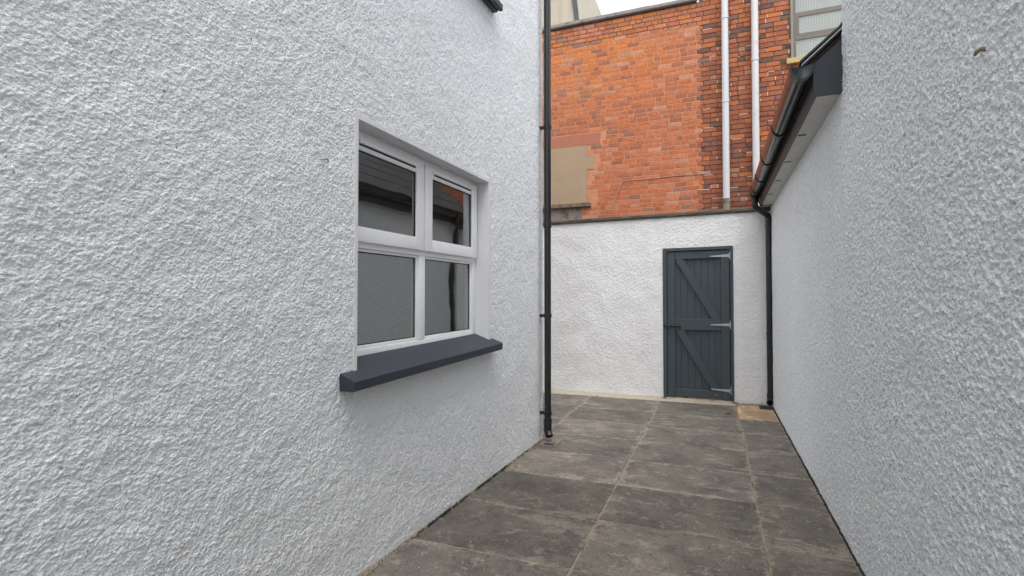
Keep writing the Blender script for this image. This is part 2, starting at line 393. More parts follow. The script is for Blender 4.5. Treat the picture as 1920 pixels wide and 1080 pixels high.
# ================================================================== GROUND AND PAVING
g = MB(); g.add([(-300, -300, -.09), (300, -300, -.09), (300, 300, -.09), (-300, 300, -.09)], [(0, 1, 2, 3)])
g.build('ground', M_GROUND, kind='structure')
pave = MB(); pave.box(-4.4, .70, -1.6, 7.17, -.085, -.0042)
pave = pave.build('pavement', M_JOINT, kind='structure')
pave['label'] = 'mortar bed under the weathered paving slabs'
LA = Vector((-1.59467, 2.06549, 0)); LD = Vector((.02324953, .99972969, 0)); LN = Vector((.99972969, -.02324953, 0))
COLS = [-4.31, -3.395, -2.488, -1.577, -.667, .247, .656]
ROWS = [-1.24, -.62, .0, .62, 1.25, 1.875, 2.497, 3.118, 3.742, 4.362, 4.982, 5.606, 6.262, 6.985]
def slab(x0, x1, y0, y1, tint=(1, 1, 1), label=None, z=0.0):
    j = .0052; x0 += j + random.uniform(-.0015, .0015); x1 -= j; y0 += j * .6; y1 -= j * .6 + random.uniform(0, .002)
    cx, cy = (x0 + x1) / 2, (y0 + y1) / 2; hx, hy = (x1 - x0) / 2, (y1 - y0) / 2
    e = .006; tilt = [random.uniform(-.0014, .0014) for _ in range(4)]
    v = []; sg = ((-1, -1), (1, -1), (1, 1), (-1, 1))
    for (a, b), t in zip(sg, tilt): v.append((a * hx, b * hy, -.045))
    for (a, b), t in zip(sg, tilt): v.append((a * hx, b * hy, -.005 + t))
    # worn edge: the top outline wanders a little
    for (a, b), t in zip(sg, tilt): v.append((a * (hx - e), b * (hy - e), t))
    for (a, b), t in zip(sg, tilt): v.append((a * (hx - .045), b * (hy - .045), t))
    f = [(0, 1, 5, 4), (1, 2, 6, 5), (2, 3, 7, 6), (3, 0, 4, 7), (4, 5, 9, 8), (5, 6, 10, 9), (6, 7, 11, 10), (7, 4, 8, 11),
         (8, 9, 13, 12), (9, 10, 14, 13), (10, 11, 15, 14), (11, 8, 12, 15), (12, 13, 14, 15)]
    me = bpy.data.meshes.new('slab'); me.from_pydata(v, [], f); me.materials.append(M_SLAB); me.update()
    me.attributes.new('arris', 'FLOAT', 'POINT').data.foreach_set('value', [1.0] * 12 + [0.0] * 4)
    o = bpy.data.objects.new('slab', me); link(o, pave); o.location = (cx, cy, z + random.uniform(-.0012, .0012))
    o.rotation_euler.z = random.uniform(-.0012, .0012)
    k = random.uniform(.93, 1.06); o.color = (tint[0] * k, tint[1] * k, tint[2] * k, 1)
    if label: o['label'] = label
    return o
for i in range(6):
    for j in range(len(ROWS) - 1):
        x0, x1, y0, y1 = COLS[i], COLS[i + 1], ROWS[j], ROWS[j + 1]
        if i < 3 and y1 < 4.6: continue               # under the white house
        if i == 2 and y0 < 4.9: y0 = 4.74
        tint, lab = (1, 1, 1), None
        if i == 5:
            if j == 12:
                tint, lab = (2.6, 2.05, 1.45), 'sandy tan slab in the far right corner'; y1 = 7.12
            elif j == 11: tint = (1.3, 1.27, 1.24)
        slab(x0, x1, y0, y1, tint, lab, .004 if lab else 0)
# pale mortar strip along the white house, widening towards the viewer, and a fillet along the end wall
fl = MB()
ys = np.linspace(.3, 4.70, 60)
for k in range(len(ys) - 1):
    for a, b in ((ys[k], ys[k + 1]),):
        xa = -1.59467 + (a - 2.06549) * .023255; xb = -1.59467 + (b - 2.06549) * .023255
        ra = .010 + .006 * math.sin(a * 9) + .004 * math.sin(a * 31); rb = .010 + .006 * math.sin(b * 9) + .004 * math.sin(b * 31)
        ea, eb = max(xa + .012, -1.574 + ra * .5), max(xb + .012, -1.574 + rb * .5)
        fl.add([(xa - .03, a, .016 + .004 * math.sin(a * 13)), (xb - .03, b, .016 + .004 * math.sin(b * 13)), (eb, b, .0015), (ea, a, .0015)], [(0, 3, 2, 1)])
fl.build('mortar_fillet', M_FILLET, pave, smooth=True)
fe = MB(); xs = np.linspace(-4.3, .24, 90)
for a, b in zip(xs[:-1], xs[1:]):
    wa = lambda t: .004 * math.sin(t * 11) + .003 * math.sin(t * 37)
    fe.add([(a, 6.99 + wa(a), .002), (b, 6.99 + wa(b), .002), (b, 7.06, .012 + wa(b)), (a, 7.06, .012 + wa(a)), (b, 7.21, .022), (a, 7.21, .022)], [(0, 1, 2, 3), (3, 2, 4, 5)])
fe.build('mortar_fillet', M_FILLET2, pave, smooth=True)
so = MB(); so.box(.655, .70, -1.2, 7.16, -.03, -.002)
so.build('soil_joint', M_DIRT, pave)

# ================================================================== WHITE HOUSE ON THE LEFT
def LW(s, off, z): p = LA + LD * s + LN * off; return (p.x, p.y, z)
house = thing('white_house', 'tall white roughcast house wall on the left, with the four-pane window and dark sill', 'house', LW(.6, -.2, 0))
S_END = 2.652
cell = .0022
nz, ns = int(4.5 / cell), int(4.45 / cell)
def rough_map():
    g2 = band(nz, ns, cell, .07, .8, .5, 2); g4 = band(nz, ns, cell, .45, 1, .5, 4); g5 = band(nz, ns, cell, .16, .8, .5, 5)
    a = shots(nz, ns, cell, .0024, .0072, 1 + .4 * g2 + .25 * g5, 1)
    b_ = shots(nz, ns, cell, .0018, .0054, 1 + .2 * g2, 3)
    return .0034 * (1 - np.exp(-.85 * a)) + .0027 * (1 - np.exp(-.8 * b_)) + .0001 * g2 + .0003 * g5 + .0012 * g4
hm = rough_map()
hl = lambda S, Z: sample(hm, cell, S + 1.76, Z + .04) - .0035
flat = lambda S, Z: np.full((len(Z), len(S)), float(hm.mean()) - .0035)
W0, W1, WZ0, WZ1 = -.04, 1.437, 1.0, 2.207
UP = 2.57
HT = 6.9  # wall height out of view, set for how it shades the passage
ex = MB()                                        # return wall, back, far side, flat top
c4 = [LW(S_END - .005, -.02, 0), LW(S_END - .005, -4.5, 0), LW(-8, -4.5, 0), LW(-8, -.02, 0)]
for a, b in ((0, 1), (1, 2), (2, 3)):
    A, B = c4[a], c4[b]; ex.add([(A[0], A[1], -.05), (B[0], B[1], -.05), (B[0], B[1], HT), (A[0], A[1], HT)], [(0, 1, 2, 3)])
ex.add([(p[0], p[1], HT) for p in c4], [(0, 1, 2, 3)])
A = np.array(LA); D_ = np.array(LD); N_ = np.array(LN)
P_ = lambda S, Z, f, h=(): patch(S, Z, f, A, D_, N_, h, .06)
join_wall('wall', [P_(axis((-1.75, -1.45, .008)), axis((.1, 2.45, .008)), hl), P_(axis((-1.45, -.75, .0029)), axis((.1, 2.45, .0029)), hl), P_(axis((-.75, W0, .0034)), axis((-.03, 2.78, .0034)), hl),
                   P_(axis((W0, W1, .0043)), axis((-.03, .955, .0043), (.955, WZ1, .0043), (WZ1, .955 + UP, .0048), (.955 + UP, 3.6, .006)), hl, [(W0, W1, .955, WZ1), (W0, W1, .955 + UP, 9)]),
                   P_(axis((W1, S_END, .0052)), axis((-.03, 4.4, .0052)), hl),
                   P_(axis((-1.75, -.75, .05)), axis((2.45, HT, .1)), flat), P_(axis((-1.75, -.75, .05)), axis((-.03, .1, .065)), flat),
                   P_(axis((-8, -1.75, .1)), axis((-.03, HT, .1)), flat), P_(axis((-.75, W0, .05)), axis((2.78, HT, .1)), flat),
                   P_(axis((W0, W1, .1)), axis((WZ1 + UP, HT, .1)), flat), P_(axis((W1, S_END, .05)), axis((4.4, HT, .1)), flat)], M_ROUGH, house, ex)

def tiltz(s, z, zb): return z + .022 * (s / 1.4 - .5) * max(0, min(1, (zb + 2.2 - z) / 1.2))
def make_window(up):
    q = lambda s, o, z: LW(s, o, tiltz(s, z, up) + up)
    # smooth plaster reveal round the opening
    rv = MB(); t = .02; D = -.20
    rv.box(W0 - t, W0 + .004, D, .0015, WZ0 - .03, WZ1 + t); rv.box(W1 - .004, W1 + t, D, .0015, WZ0 - .03, WZ1 + t)
    rv.box(W0 + .004, W1 - .004, D, .0015, WZ1 - .004, WZ1 + t)
    rv.map(lambda s, o, z: LW(s, o, z + up)); rv.build('window_reveal', M_PLASTER, house)
    def bx(s0, s1, o0, o1, z0, z1, bev=.004): return MB().box(s0, s1, o0, o1, z0, z1, bev)
    wf = MB(); F0, F1 = -.165, -.11
    a0, a1 = W0 + .004, W1 - .004
    wf.box(a0, a0 + .05, F0, F1, 1.035, 2.203, .004); wf.box(a1 - .05, a1, F0, F1, 1.035, 2.203, .004)
    wf.box(a0 + .05, a1 - .05, F0, F1, 1.035, 1.080, .004); wf.box(a0 + .05, a1 - .05, F0, F1, 2.16, 2.203, .004)
    wf = wf.map(lambda s, o, z: q(s, o, z)).build('window', M_UPVC, house, True)
    mu = MB().box(.664, .734, F0, F1 + .001, 1.0805, 1.598, .004).map(q); mu.build('mullion', M_UPVC, wf, True)
    mu = MB().box(.68, .717, F0, F1 + .001, 1.645, 2.1595, .003).map(q); mu.build('mullion', M_UPVC, wf, True)
    tr = MB().box(a0 + .0505, a1 - .0505, F0, F1 + .002, 1.5985, 1.6445, .006).map(q); tr.build('transom', M_UPVC, wf, True)
    for s0, s1 in ((a0 + .012, .693), (.704, a1 - .012)):
        sa = MB(); z0, z1 = 1.63, 2.176; bw = .058 + .012
        o0, o1 = -.105, -.088
        w_ = .085
        sa.box(s0, s0 + w_, o0, o1, z0, z1, .004); sa.box(s1 - w_, s1, o0, o1, z0, z1, .004)
        sa.box(s0 + w_, s1 - w_, o0, o1 - .0005, z0, z0 + w_ - .008, .004); sa.box(s0 + w_, s1 - w_, o0, o1 - .0005, z1 - w_ + .006, z1, .004)
        sa.map(q).build('sash', M_UPVC, wf, True)
        # glazing rebate, gasket, pane
        ga = MB(); p0, p1, y0, y1 = s0 + w_ - .003, s1 - w_ + .003, z0 + w_ - .011, z1 - w_ + .009
        for b in ((p0, p0 + .006, y0, y1), (p1 - .006, p1, y0, y1), (p0 + .006, p1 - .006, y0, y0 + .006), (p0 + .006, p1 - .006, y1 - .006, y1)): ga.box(b[0], b[1], -.1048, -.0985, b[2], b[3])
        ga.map(q).build('gasket', M_GASKET, wf)
        MB().box(p0 + .001, p1 - .001, -.112, -.105, y0 + .001, y1 - .001).map(q).build('pane', M_GLASS, wf)
        vt = MB().box(s0 + .10, s1 - .10, o1 - .001, o1 + .013, 2.128, 2.146, .004).map(q); vt.build('trickle_vent', M_UPVC, wf, True)
        MB().box(s0 + .102, s1 - .102, o1 - .001, o1 + .0015, 2.119, 2.1278).map(q).build('vent_gap_shade', M_GASKET, wf)  # black strip on the sash stands for the shaded gap under the hood
    for s0, s1 in ((a0 + .05, .664), (.734, a1 - .05)):
        be = MB(); z0, z1 = 1.08, 1.5985
        for b in ((s0, s0 + .016, z0, z1), (s1 - .016, s1, z0, z1), (s0 + .016, s1 - .016, z0, z0 + .018), (s0 + .016, s1 - .016, z1 - .016, z1)):
            be.box(b[0] + .0005, b[1] - .0005, -.150, -.118, b[2] + .0005, b[3] - .0005, .004)
        be.map(q).build('glazing_bead', M_UPVC, wf, True)
        ga = MB(); p0, p1, y0, y1 = s0 + .014, s1 - .014, z0 + .016, z1 - .014
        for b in ((p0, p0 + .006, y0, y1), (p1 - .006, p1, y0, y1), (p0 + .006, p1 - .006, y0, y0 + .006), (p0 + .006, p1 - .006, y1 - .006, y1)): ga.box(b[0], b[1], -.1328, -.1265, b[2], b[3])
        ga.map(q).build('gasket', M_GASKET, wf)
        MB().box(p0 + .001, p1 - .001, -.140, -.133, y0 + .001, y1 - .001).map(q).build('pane', M_GLASS, wf)
    # sealant joint and the room behind
    MB().box(.6955, .7015, -.109, -.1065, 1.632, 2.174).map(q).build('sash_gap', M_SEAL, wf)
    rm = MB(); r0, r1, z0, z1, dp = -.7, 2.1, .25, 2.42, -3.0
    quads = [[(r0, dp, z0), (r1, dp, z0), (r1, dp, z1), (r0, dp, z1)], [(r0, dp, z0), (r0, -.2, z0), (r0, -.2, z1), (r0, dp, z1)],
             [(r1, dp, z0), (r1, -.2, z0), (r1, -.2, z1), (r1, dp, z1)], [(r0, dp, z1), (r1, dp, z1), (r1, -.2, z1), (r0, -.2, z1)],
             [(r0, dp, z0), (r1, dp, z0), (r1, -.2, z0), (r0, -.2, z0)],
             [(r0, -.2, z0), (W0, -.2, z0), (W0, -.2, z1), (r0, -.2, z1)], [(W1, -.2, z0), (r1, -.2, z0), (r1, -.2, z1), (W1, -.2, z1)],
             [(W0, -.2, z0), (W1, -.2, z0), (W1, -.2, 1.0), (W0, -.2, 1.0)], [(W0, -.2, 2.207), (W1, -.2, 2.207), (W1, -.2, z1), (W0, -.2, z1)]]
    for qd in quads: rm.add(qd, [(0, 1, 2, 3)])
    rm.map(lambda s, o, z: LW(s, o, z + up)).build('room', M_DARKROOM, house)
    # sill: weathered top slope, square nose, drip groove
    si = MB(); L0, L1 = -.152, 1.513
    zt = lambda s: .960 + (s + .152) * .0276
    prof = [(-.19, .075), (-.112, .070), (.072, .0), (.080, -.006), (.080, -.048), (.074, -.052), (.052, -.052), (.048, -.042), (.040, -.042), (.036, -.052), (-.19, -.052)]
    n_ = len(prof); seg = np.linspace(L0, L1, 8); vs = []; fs = []
    for s in seg:
        for o, z in prof: vs.append(LW(s, o, zt(s) + z + up + .0008 * math.sin(s * 23)))
    for i in range(len(seg) - 1):
        for k in range(n_): fs.append((i * n_ + k, i * n_ + (k + 1) % n_, (i + 1) * n_ + (k + 1) % n_, (i + 1) * n_ + k))
    fs += [tuple(range(n_)), tuple((len(seg) - 1) * n_ + k for k in range(n_))[::-1]]
    si.add(vs, fs); si.build('window_sill', M_SILL, house)
make_window(0.0)
make_window(UP)

# ================================================================== WHITE BUILDING ON THE RIGHT
XR = .669; RT = 6.8  # RT: height above the view, raised to shade the near walls
rb = thing('white_outbuilding', 'white dashed building along the right side, low roof edge at its far end', 'building', (1.6, 3.5, 0))
cell = .003; nz, ns = int(3.2 / cell), int(6.0 / cell)
def dash_map():
    g2 = band(nz, ns, cell, .05, 1, .5, 22); g4 = band(nz, ns, cell, .5, 1, .5, 24)
    a = shots(nz, ns, cell, .0028, .0078, 1 + .35 * g2, 21); b_ = shots(nz, ns, cell, .0019, .0056, 1 + .2 * g2, 23)
    return .0066 * (1 - np.exp(-.8 * a)) + .0034 * (1 - np.exp(-.9 * b_)) + .0002 * g2 + .0010 * g4
hm2 = dash_map()
flat = lambda S, Z: np.full((len(Z), len(S)), float(hm2.mean()) - .004)
hr = lambda S, Z: sample(hm2, .003, S - 1.24, Z + .04) - .004
ex = MB()
ex.add([(XR + .02, 3.28, 2.5), (4.5, 3.28, 2.5), (4.5, 3.28, RT), (XR + .02, 3.28, RT)], [(0, 1, 2, 3)])
ex.add([(XR + .02, -5, -.05), (4.5, -5, -.05), (4.5, -5, RT), (XR + .02, -5, RT)], [(0, 1, 2, 3)])
ex.add([(XR + .02, -5, RT), (4.5, -5, RT), (4.5, 3.28, RT), (XR + .02, 3.28, RT)], [(0, 1, 2, 3)])
ex.add([(XR + .02, 7.22, -.05), (4.5, 7.22, -.05), (4.5, 7.22, 2.52), (XR + .02, 7.22, 2.52)], [(0, 1, 2, 3)])
ex.add([(4.5, -5, -.05), (4.5, 3.28, -.05), (4.5, 3.28, RT), (4.5, -5, RT)], [(0, 1, 2, 3)]); ex.add([(4.5, 3.28, -.05), (4.5, 7.22, -.05), (4.5, 7.22, 2.52), (4.5, 3.28, 2.52)], [(0, 1, 2, 3)])
A2 = np.array((XR, 0, 0)); P_ = lambda S, Z, f: patch(S, Z, f, A2, np.array((0, 1, 0)), np.array((-1, 0, 0)), (), .06)
join_wall('wall', [P_(axis((1.3, 2.0, .0031)), axis((.05, 2.45, .0031)), hr), P_(axis((2.0, 3.285, .0042)), axis((-.03, 3.05, .0042)), hr),
                   P_(axis((3.285, 5.0, .0070), (5.0, 7.23, .0105)), axis((-.03, 2.53, .0070)), hr),
                   P_(axis((-5, 1.3, .1)), axis((-.03, RT, .1)), flat), P_(axis((1.3, 2.0, .1)), axis((2.45, RT, .1)), flat), P_(axis((1.3, 2.0, .1)), axis((-.03, .05, .08)), flat), P_(axis((2.0, 3.285, .1)), axis((3.05, RT, .1)), flat)], M_DASH, rb, ex)
XF, YN, YF = .530, 3.292, 6.955
sl = math.tan(R(41.5))
fa = MB(); fa.box(XF, XF + .018, YN + .018, YF, 2.474, 2.648)
fa.build('fascia', M_FASCIA, rb)
be = MB(); be.prism([(XF - .001, 2.471), (XR + .02, 2.471), (XR + .02, 2.648 + (XR + .02 - XF) * sl), (XF - .001, 2.648)], 'y', YN - .004, YN + .0175)
be.build('box_end', M_FASCIA, rb)
be = MB(); be.prism([(XF - .001, 2.471), (XR + .02, 2.471), (XR + .02, 2.648 + (XR + .02 - XF) * sl), (XF - .001, 2.648)], 'y', YF + .0005, YF + .018)
be.build('box_end', M_FASCIA, rb)
sf = MB(); sf.box(XF + .0185, XR + .02, YN + .018, YF, 2.478, 2.488)
sf.build('soffit', M_SOFFIT, rb)
for yv in (4.07, 4.82, 5.55, 6.24):
    MB().box(.556, .606, yv - .011, yv + .011, 2.4735, 2.4785, .0015).build('soffit_vent', M_FASCIA, rb)
rf = MB()
for k in range(9):                       # roof covering in lapped courses; thin slates with a lifted tail
    x0 = .462 + k * .2; x1 = x0 + .26
    z0 = 2.655 + (x0 - .462) * sl + .012
    rf.prism([(x0, z0), (x1, z0 + (x1 - x0) * sl - .010), (x1, z0 + (x1 - x0) * sl + .002), (x0, z0 + .013)], 'y', YN - .012 - .004 * (k % 2), 7.3)
rf.build('roof', M_SLATE, rb)
ex = MB(); ex.prism([(.47, 2.648), (2.3, 2.648 + 1.83 * sl), (2.3, 2.655 + 1.83 * sl), (.47, 2.655)], 'y', YN - .020, YN + .2)
ex.build('undercloak', M_FLASH, rb)
ex = MB(); ex.prism([(.50, 2.660), (2.3, 2.660 + 1.80 * sl - .0015), (2.3, 2.500 + 1.80 * sl), (.56, 2.50)], 'y', YN + .02, 7.25)
ex.build('roof_deck', M_DIRT, rb)

# gutter
gt = thing('gutter', 'black half-round gutter along the roof edge on the right, seen from below', 'gutter', (.472, 3.28, 2.55))
GX, GZ, GR = .472, 2.652, .058
def half(r, y, n_=18): return [(GX + r * math.cos(math.pi + math.pi * k / n_), y, GZ + 1.5 * r * math.sin(math.pi + math.pi * k / n_)) for k in range(n_ + 1)]
def half_shell(r0, r1, y0, y1, n_=18):
    m_ = MB(); v = half(r1, y0, n_) + half(r1, y1, n_) + half(r0, y0, n_) + half(r0, y1, n_); c = n_ + 1; f = []
    for k in range(n_):
        f += [(k, k + 1, c + k + 1, c + k), (2 * c + k, 3 * c + k, 3 * c + k + 1, 2 * c + k + 1), (k, 2 * c + k, 2 * c + k + 1, k + 1), (c + k, c + k + 1, 3 * c + k + 1, 3 * c + k)]
    f += [(0, c, 3 * c, 2 * c), (n_, 2 * c + n_, 3 * c + n_, c + n_)]
    m_.add(v, f); return m_
half_shell(GR - .004, GR, 3.30, 6.99).build('trough', M_GUTTER, gt, True)
for yb in (4.35, 5.26, 5.99, 6.62):
    m_ = half_shell(GR + .0005, GR + .006, yb - .016, yb + .016); m_.box(GX + GR - .01, XF - .001, yb - .016, yb + .016, GZ - .03, GZ - .004)
    m_.build('bracket', M_BLACK, gt, True)
ec = half_shell(GR - .006, GR + .005, 3.272, 3.325)
ec.build('union_rim', M_BLACK, gt, True)
dk = MB(); n_ = 18; rows = []                           # dished stop end
for t in range(6):
    r = (GR - .0065) * (1 - t / 5.2); rows.append([(GX + r * math.cos(math.pi + math.pi * k / n_), 3.276 + .016 * math.sin(t / 5 * math.pi / 2), GZ - .002 + 1.5 * r * math.sin(math.pi + math.pi * k / n_)) for k in range(n_ + 1)])
v = [p for rr in rows for p in rr]; c = n_ + 1
dk.add(v, [(t * c + k, t * c + k + 1, (t + 1) * c + k + 1, (t + 1) * c + k) for t in range(5) for k in range(n_)])
dk.build('stop_end', M_FASCIA, gt, True)
half_shell(GR - .006, GR + .006, 6.985, 7.005).build('stop_end', M_BLACK, gt, True)
ol = MB(); ol.tube([(GX, 6.905, GZ - 1.5 * GR + .008), (GX, 6.905, GZ - 1.5 * GR - .04)], .043, 20); ol.build('outlet', M_BLACK, gt, True)
half_shell(GR + .0005, GR + .008, 6.83, 6.975).build('outlet_saddle', M_BLACK, gt, True)

def collar(x, y, z, r, h, parent, material, name='collar'):
    return MB().tube([(x, y, z - h / 2), (x, y, z + h / 2)], r, 20).build(name, material, parent, True)
def bend(p0, p1, p2, r, n_=7):
    """points rounding the corner p1"""
    p0, p1, p2 = map(Vector, (p0, p1, p2)); a = p1 + (p0 - p1).normalized() * r; b = p1 + (p2 - p1).normalized() * r
    return [a * (1 - t) ** 2 + p1 * 2 * t * (1 - t) + b * t ** 2 for t in np.linspace(0, 1, n_)]
# right drainpipe
RX, RY, PR = .637, 7.128, .0335
rp = thing('drainpipe', 'black drainpipe in the far right corner, beside the dark gate', 'drainpipe', (RX, RY, 0), 'black round drainpipes')
k1, k2 = (GX, 6.905, 2.455), (RX, RY, 2.375)
pts = [(GX, 6.905, 2.57)] + bend((GX, 6.905, 2.60), k1, k2, .05) + bend(k1, k2, (RX, RY, 1.9), .05) + [(RX, RY, 2.28)]
MB().tube(pts, PR + .002, 18).build('swan_neck', M_BLACK, rp, True)
MB().tube([(RX, RY, 2.285), (RX, RY, .16)], PR, 20).build('pipe', M_BLACK, rp, True)
for z in (2.235, .90, .135):
    m_ = MB(); m_.tube([(RX, RY, z - .016), (RX, RY, z + .016)], PR + .005, 20); m_.box(RX + .02, XR + .004, RY - .014, RY + .014, z - .013, z + .013, .003)
    m_.build('bracket', M_BLACK, rp, True)
MB().tube([(RX, RY, .165)] + bend((RX, RY, .165), (RX, RY, .075), (RX - .02, RY - .10, .04), .04) + [(RX - .012, RY - .06, .054)], PR + .003, 18, False).build('shoe', M_BLACK, rp, True)
gl = thing('gully', 'small black gully plate on the tan slab below the corner drainpipe', 'gully', (.59, 6.98, .008))
MB().box(.50, .655, 6.90, 7.05, .005, .016, .003).build('surround', M_IRON, gl)
for k in range(5): MB().box(.52, .635, 6.918 + k * .025, 6.930 + k * .025, .0163, .021).build('bar', M_IRON, gl)

# left drainpipe, clear of the house corner
lp = LW(2.585, .071, 0)
lpipe = thing('drainpipe', 'tall black drainpipe at the corner of the left house, open shoe above the paving', 'drainpipe', (lp[0], lp[1], 0), 'black round drainpipes')
LX, LY = lp[0], lp[1]
MB().tube([(LX, LY, 7.4), (LX, LY, 2.02)], PR, 20).build('pipe', M_BLACK, lpipe, True)
MB().tube([(LX, LY, 2.02), (LX, LY, .16)], PR - .0015, 20).build('pipe', M_BLACK, lpipe, True)
collar(LX, LY, 2.04, PR + .004, .07, lpipe, M_BLACK)
collar(LX, LY, .235 - .05, PR + .004, .06, lpipe, M_BLACK)
for z in (5.0, 2.965, 1.175, .262):
    m_ = MB(); m_.tube([(LX, LY, z - .017), (LX, LY, z + .017)], PR + .0055, 20)
    A = Vector(LW(2.585, .0, z)); m_.box(-.075, -.02, -.016, .016, -.014, .014, .003)
    k = len(m_.v)
    nb = [i for i in range(40 if False else 0)]
    # the stand-off leg was built about the origin: carry it to the pipe
    m_.v = [p if abs(p[2] - z) < .05 and (abs(p[0]) > .2) else (LX + p[0], LY + p[1], z + p[2]) for p in m_.v]
    m_.build('bracket', M_BLACK, lpipe, True)
sh = [(LX, LY, .165), (LX, LY, .125)] + bend((LX, LY, .13), (LX, LY, .075), (LX + .06, LY - .08, .035), .035) + [(LX + .024, LY - .032, .052)]
MB().tube(sh, PR + .003, 20, False).build('shoe', M_BLACK, lpipe, True)
MB().tube(sh[1:], PR - .002, 20, False).build('shoe_bore', M_GASKET, lpipe, True)
gh = thing('drain', 'rusty dark drain slot in the paving below the left drainpipe', 'drain', (-1.41, 4.57, .002))
MB().box(-1.50, -1.335, 4.475, 4.665, .0005, .006, .002).build('surround', M_CEM, gh)
MB().box(-1.465, -1.36, 4.497, 4.548, .0062, .008).build('slot', M_GASKET, gh)

# ================================================================== END WALL WITH GATE
YE = 7.195
gw = thing('garden_wall', 'white painted garden wall across the end of the passage, below the bricks', 'wall', (-1.0, 7.3, 0))
top = lambda x: 2.412 + .0098 * (x + 2.2)
GX0, GX1, GZ1 = -.643, .232, 2.012
Sx = axis((-4.4, -2.6, .05), (-2.6, GX0, .0105), (GX0, GX1, .0105), (GX1, .72, .0105))
Zx = axis((.0, GZ1, .0105), (GZ1, 2.412, .0105))
cell = .008; nz, ns = int(2.6 / cell), int(5.4 / cell)
g1 = band(nz, ns, cell, .05, .75, .45, 31); g2 = band(nz, ns, cell, .16, .7, .5, 32); g3 = band(nz, ns, cell, .024, .8, .35, 33); g4 = band(nz, ns, cell, .6, .8, .5, 34)
hm = .0050 * sig(1.8 * (g1 + .35 * g2)) + .0038 * sig(2.2 * g3) + .0002 * g2 + .0022 * g4
he = lambda S, Z: sample(hm, .008, S + 4.4, Z) - .003
# keep the relief back from the gate opening and sink the top row to the coping
ex = MB(); ex.box(-4.4, GX0 - .02, YE + .07, YE + .19, -.05, 2.40); ex.box(GX1 + .02, .72, YE + .07, YE + .19, -.05, 2.40); ex.box(GX0 - .02, GX1 + .02, YE + .07, YE + .19, GZ1 + .02, 2.40)
wl = join_wall('wall', [patch(Sx, Zx, he, np.array((0, YE, 0)), np.array((1, 0, 0)), np.array((0, -1, 0)), [(GX0, GX1, -.1, GZ1)], .09)], M_ENDW, gw, ex)
co = np.empty(len(wl.data.vertices) * 3, np.float32); wl.data.vertices.foreach_get('co', co); co = co.reshape(-1, 3)
gx = co[:, 0] - 1.0; m_ = co[:, 2] > GZ1 + .02
co[m_, 2] += (.0098 * (gx[m_] + 2.2)) * (co[m_, 2] - GZ1) / (2.412 - GZ1)
wl.data.vertices.foreach_set('co', co.ravel()); wl.data.update()
xx = [-4.42]
while xx[-1] < .70: xx.append(min(.722, xx[-1] + random.uniform(.55, .75)))
for a, b in zip(xx[:-1], xx[1:]):
    m_ = MB(); n_ = 7; vs = []; fs = []
    for k in range(n_):
        x = a + .003 + (b - a - .006) * k / (n_ - 1); t = top(x); j = lambda: random.uniform(-.005, .005)
        vs += [(x, YE - .022 + j(), t + .002), (x, YE - .030 + j(), t + .022 + j()), (x, YE - .024 + j(), t + .050 + j()), (x, YE + .08, t + .075), (x, YE + .22, t + .05), (x, YE + .22, t + .002)]
    for k in range(n_ - 1):
        for e in range(6): fs.append((k * 6 + e, k * 6 + (e + 1) % 6, (k + 1) * 6 + (e + 1) % 6, (k + 1) * 6 + e))
    fs += [(0, 1, 2, 3, 4, 5), tuple((n_ - 1) * 6 + e for e in range(6))]
    m_.add(vs, fs); m_.build('coping_stone', M_COPE, gw)

gate = thing('wooden_gate', 'dark blue-grey boarded gate with diagonal braces in the white end wall', 'gate', (-.2, 7.2, 0))
fy0, fy1 = YE - .012, YE + .08
fr = MB()
fr.prism([(-.641, -.01), (-.592, -.01), (-.592, 1.972), (.197, 1.980), (.197, -.01), (.231, -.01), (.231, 2.018), (-.641, 2.012)], 'y', fy0, fy1)
fr.build('frame', M_GATE, gate)
stp = MB(); ya, yb = YE + .064, YE + .0785
stp.box(-.5915, -.560, ya, yb, .02, 1.968); stp.box(.165, .1965, ya, yb, .02, 1.968); stp.box(-.5595, .1645, ya, yb, 1.93, 1.9835)
stp.build('stop', M_GATE, gate)
y0 = YE + .004
def slat(poly, ya, yb, name, bevel=True):
    o = MB().prism(poly, 'y', ya, yb).build(name, M_GATE, gate)
    bm = bmesh.new(); bm.from_mesh(o.data)
    bmesh.ops.bevel(bm, geom=[e for e in bm.edges], offset=.003, segments=1, affect='EDGES'); bm.to_mesh(o.data); bm.free(); return o
slat([(-.587, .004), (-.488, .006), (-.488, 1.963), (-.587, 1.962)], y0, y0 + .034, 'stile')
slat([(.086, .010), (.186, .012), (.186, 1.969), (.086, 1.968)], y0, y0 + .034, 'stile')
slat([(-.4865, 1.862), (.0845, 1.868), (.0845, 1.967), (-.4865, 1.963)], y0 + .001, y0 + .034, 'rail')
slat([(-.4865, .921), (.0845, .923), (.0845, 1.071), (-.4865, 1.066)], y0 + .001, y0 + .034, 'rail')
slat([(-.4865, .044), (.0845, .034), (.0845, .137), (-.4865, .143)], y0 + .001, y0 + .034, 'rail')
slat([(-.486, 1.861), (-.376, 1.861), (.0815, 1.073), (-.030, 1.071)], y0 + .002, y0 + .034, 'brace')
slat([(-.486, .920), (-.372, .920), (.0815, .140), (-.036, .142)], y0 + .002, y0 + .034, 'brace')
px = np.linspace(-.583, .183, 10)
for a, b in zip(px[:-1], px[1:]):
    p = MB(); p.prism([(a + .0002, y0 + .0575), (a + .0002, y0 + .0405), (a + .003, y0 + .0365), (b - .003, y0 + .0365), (b - .0002, y0 + .0405), (b - .0002, y0 + .0575)], 'z', .03 + random.uniform(-.004, .004), 1.958)
    p.build('plank', M_GATE, gate)
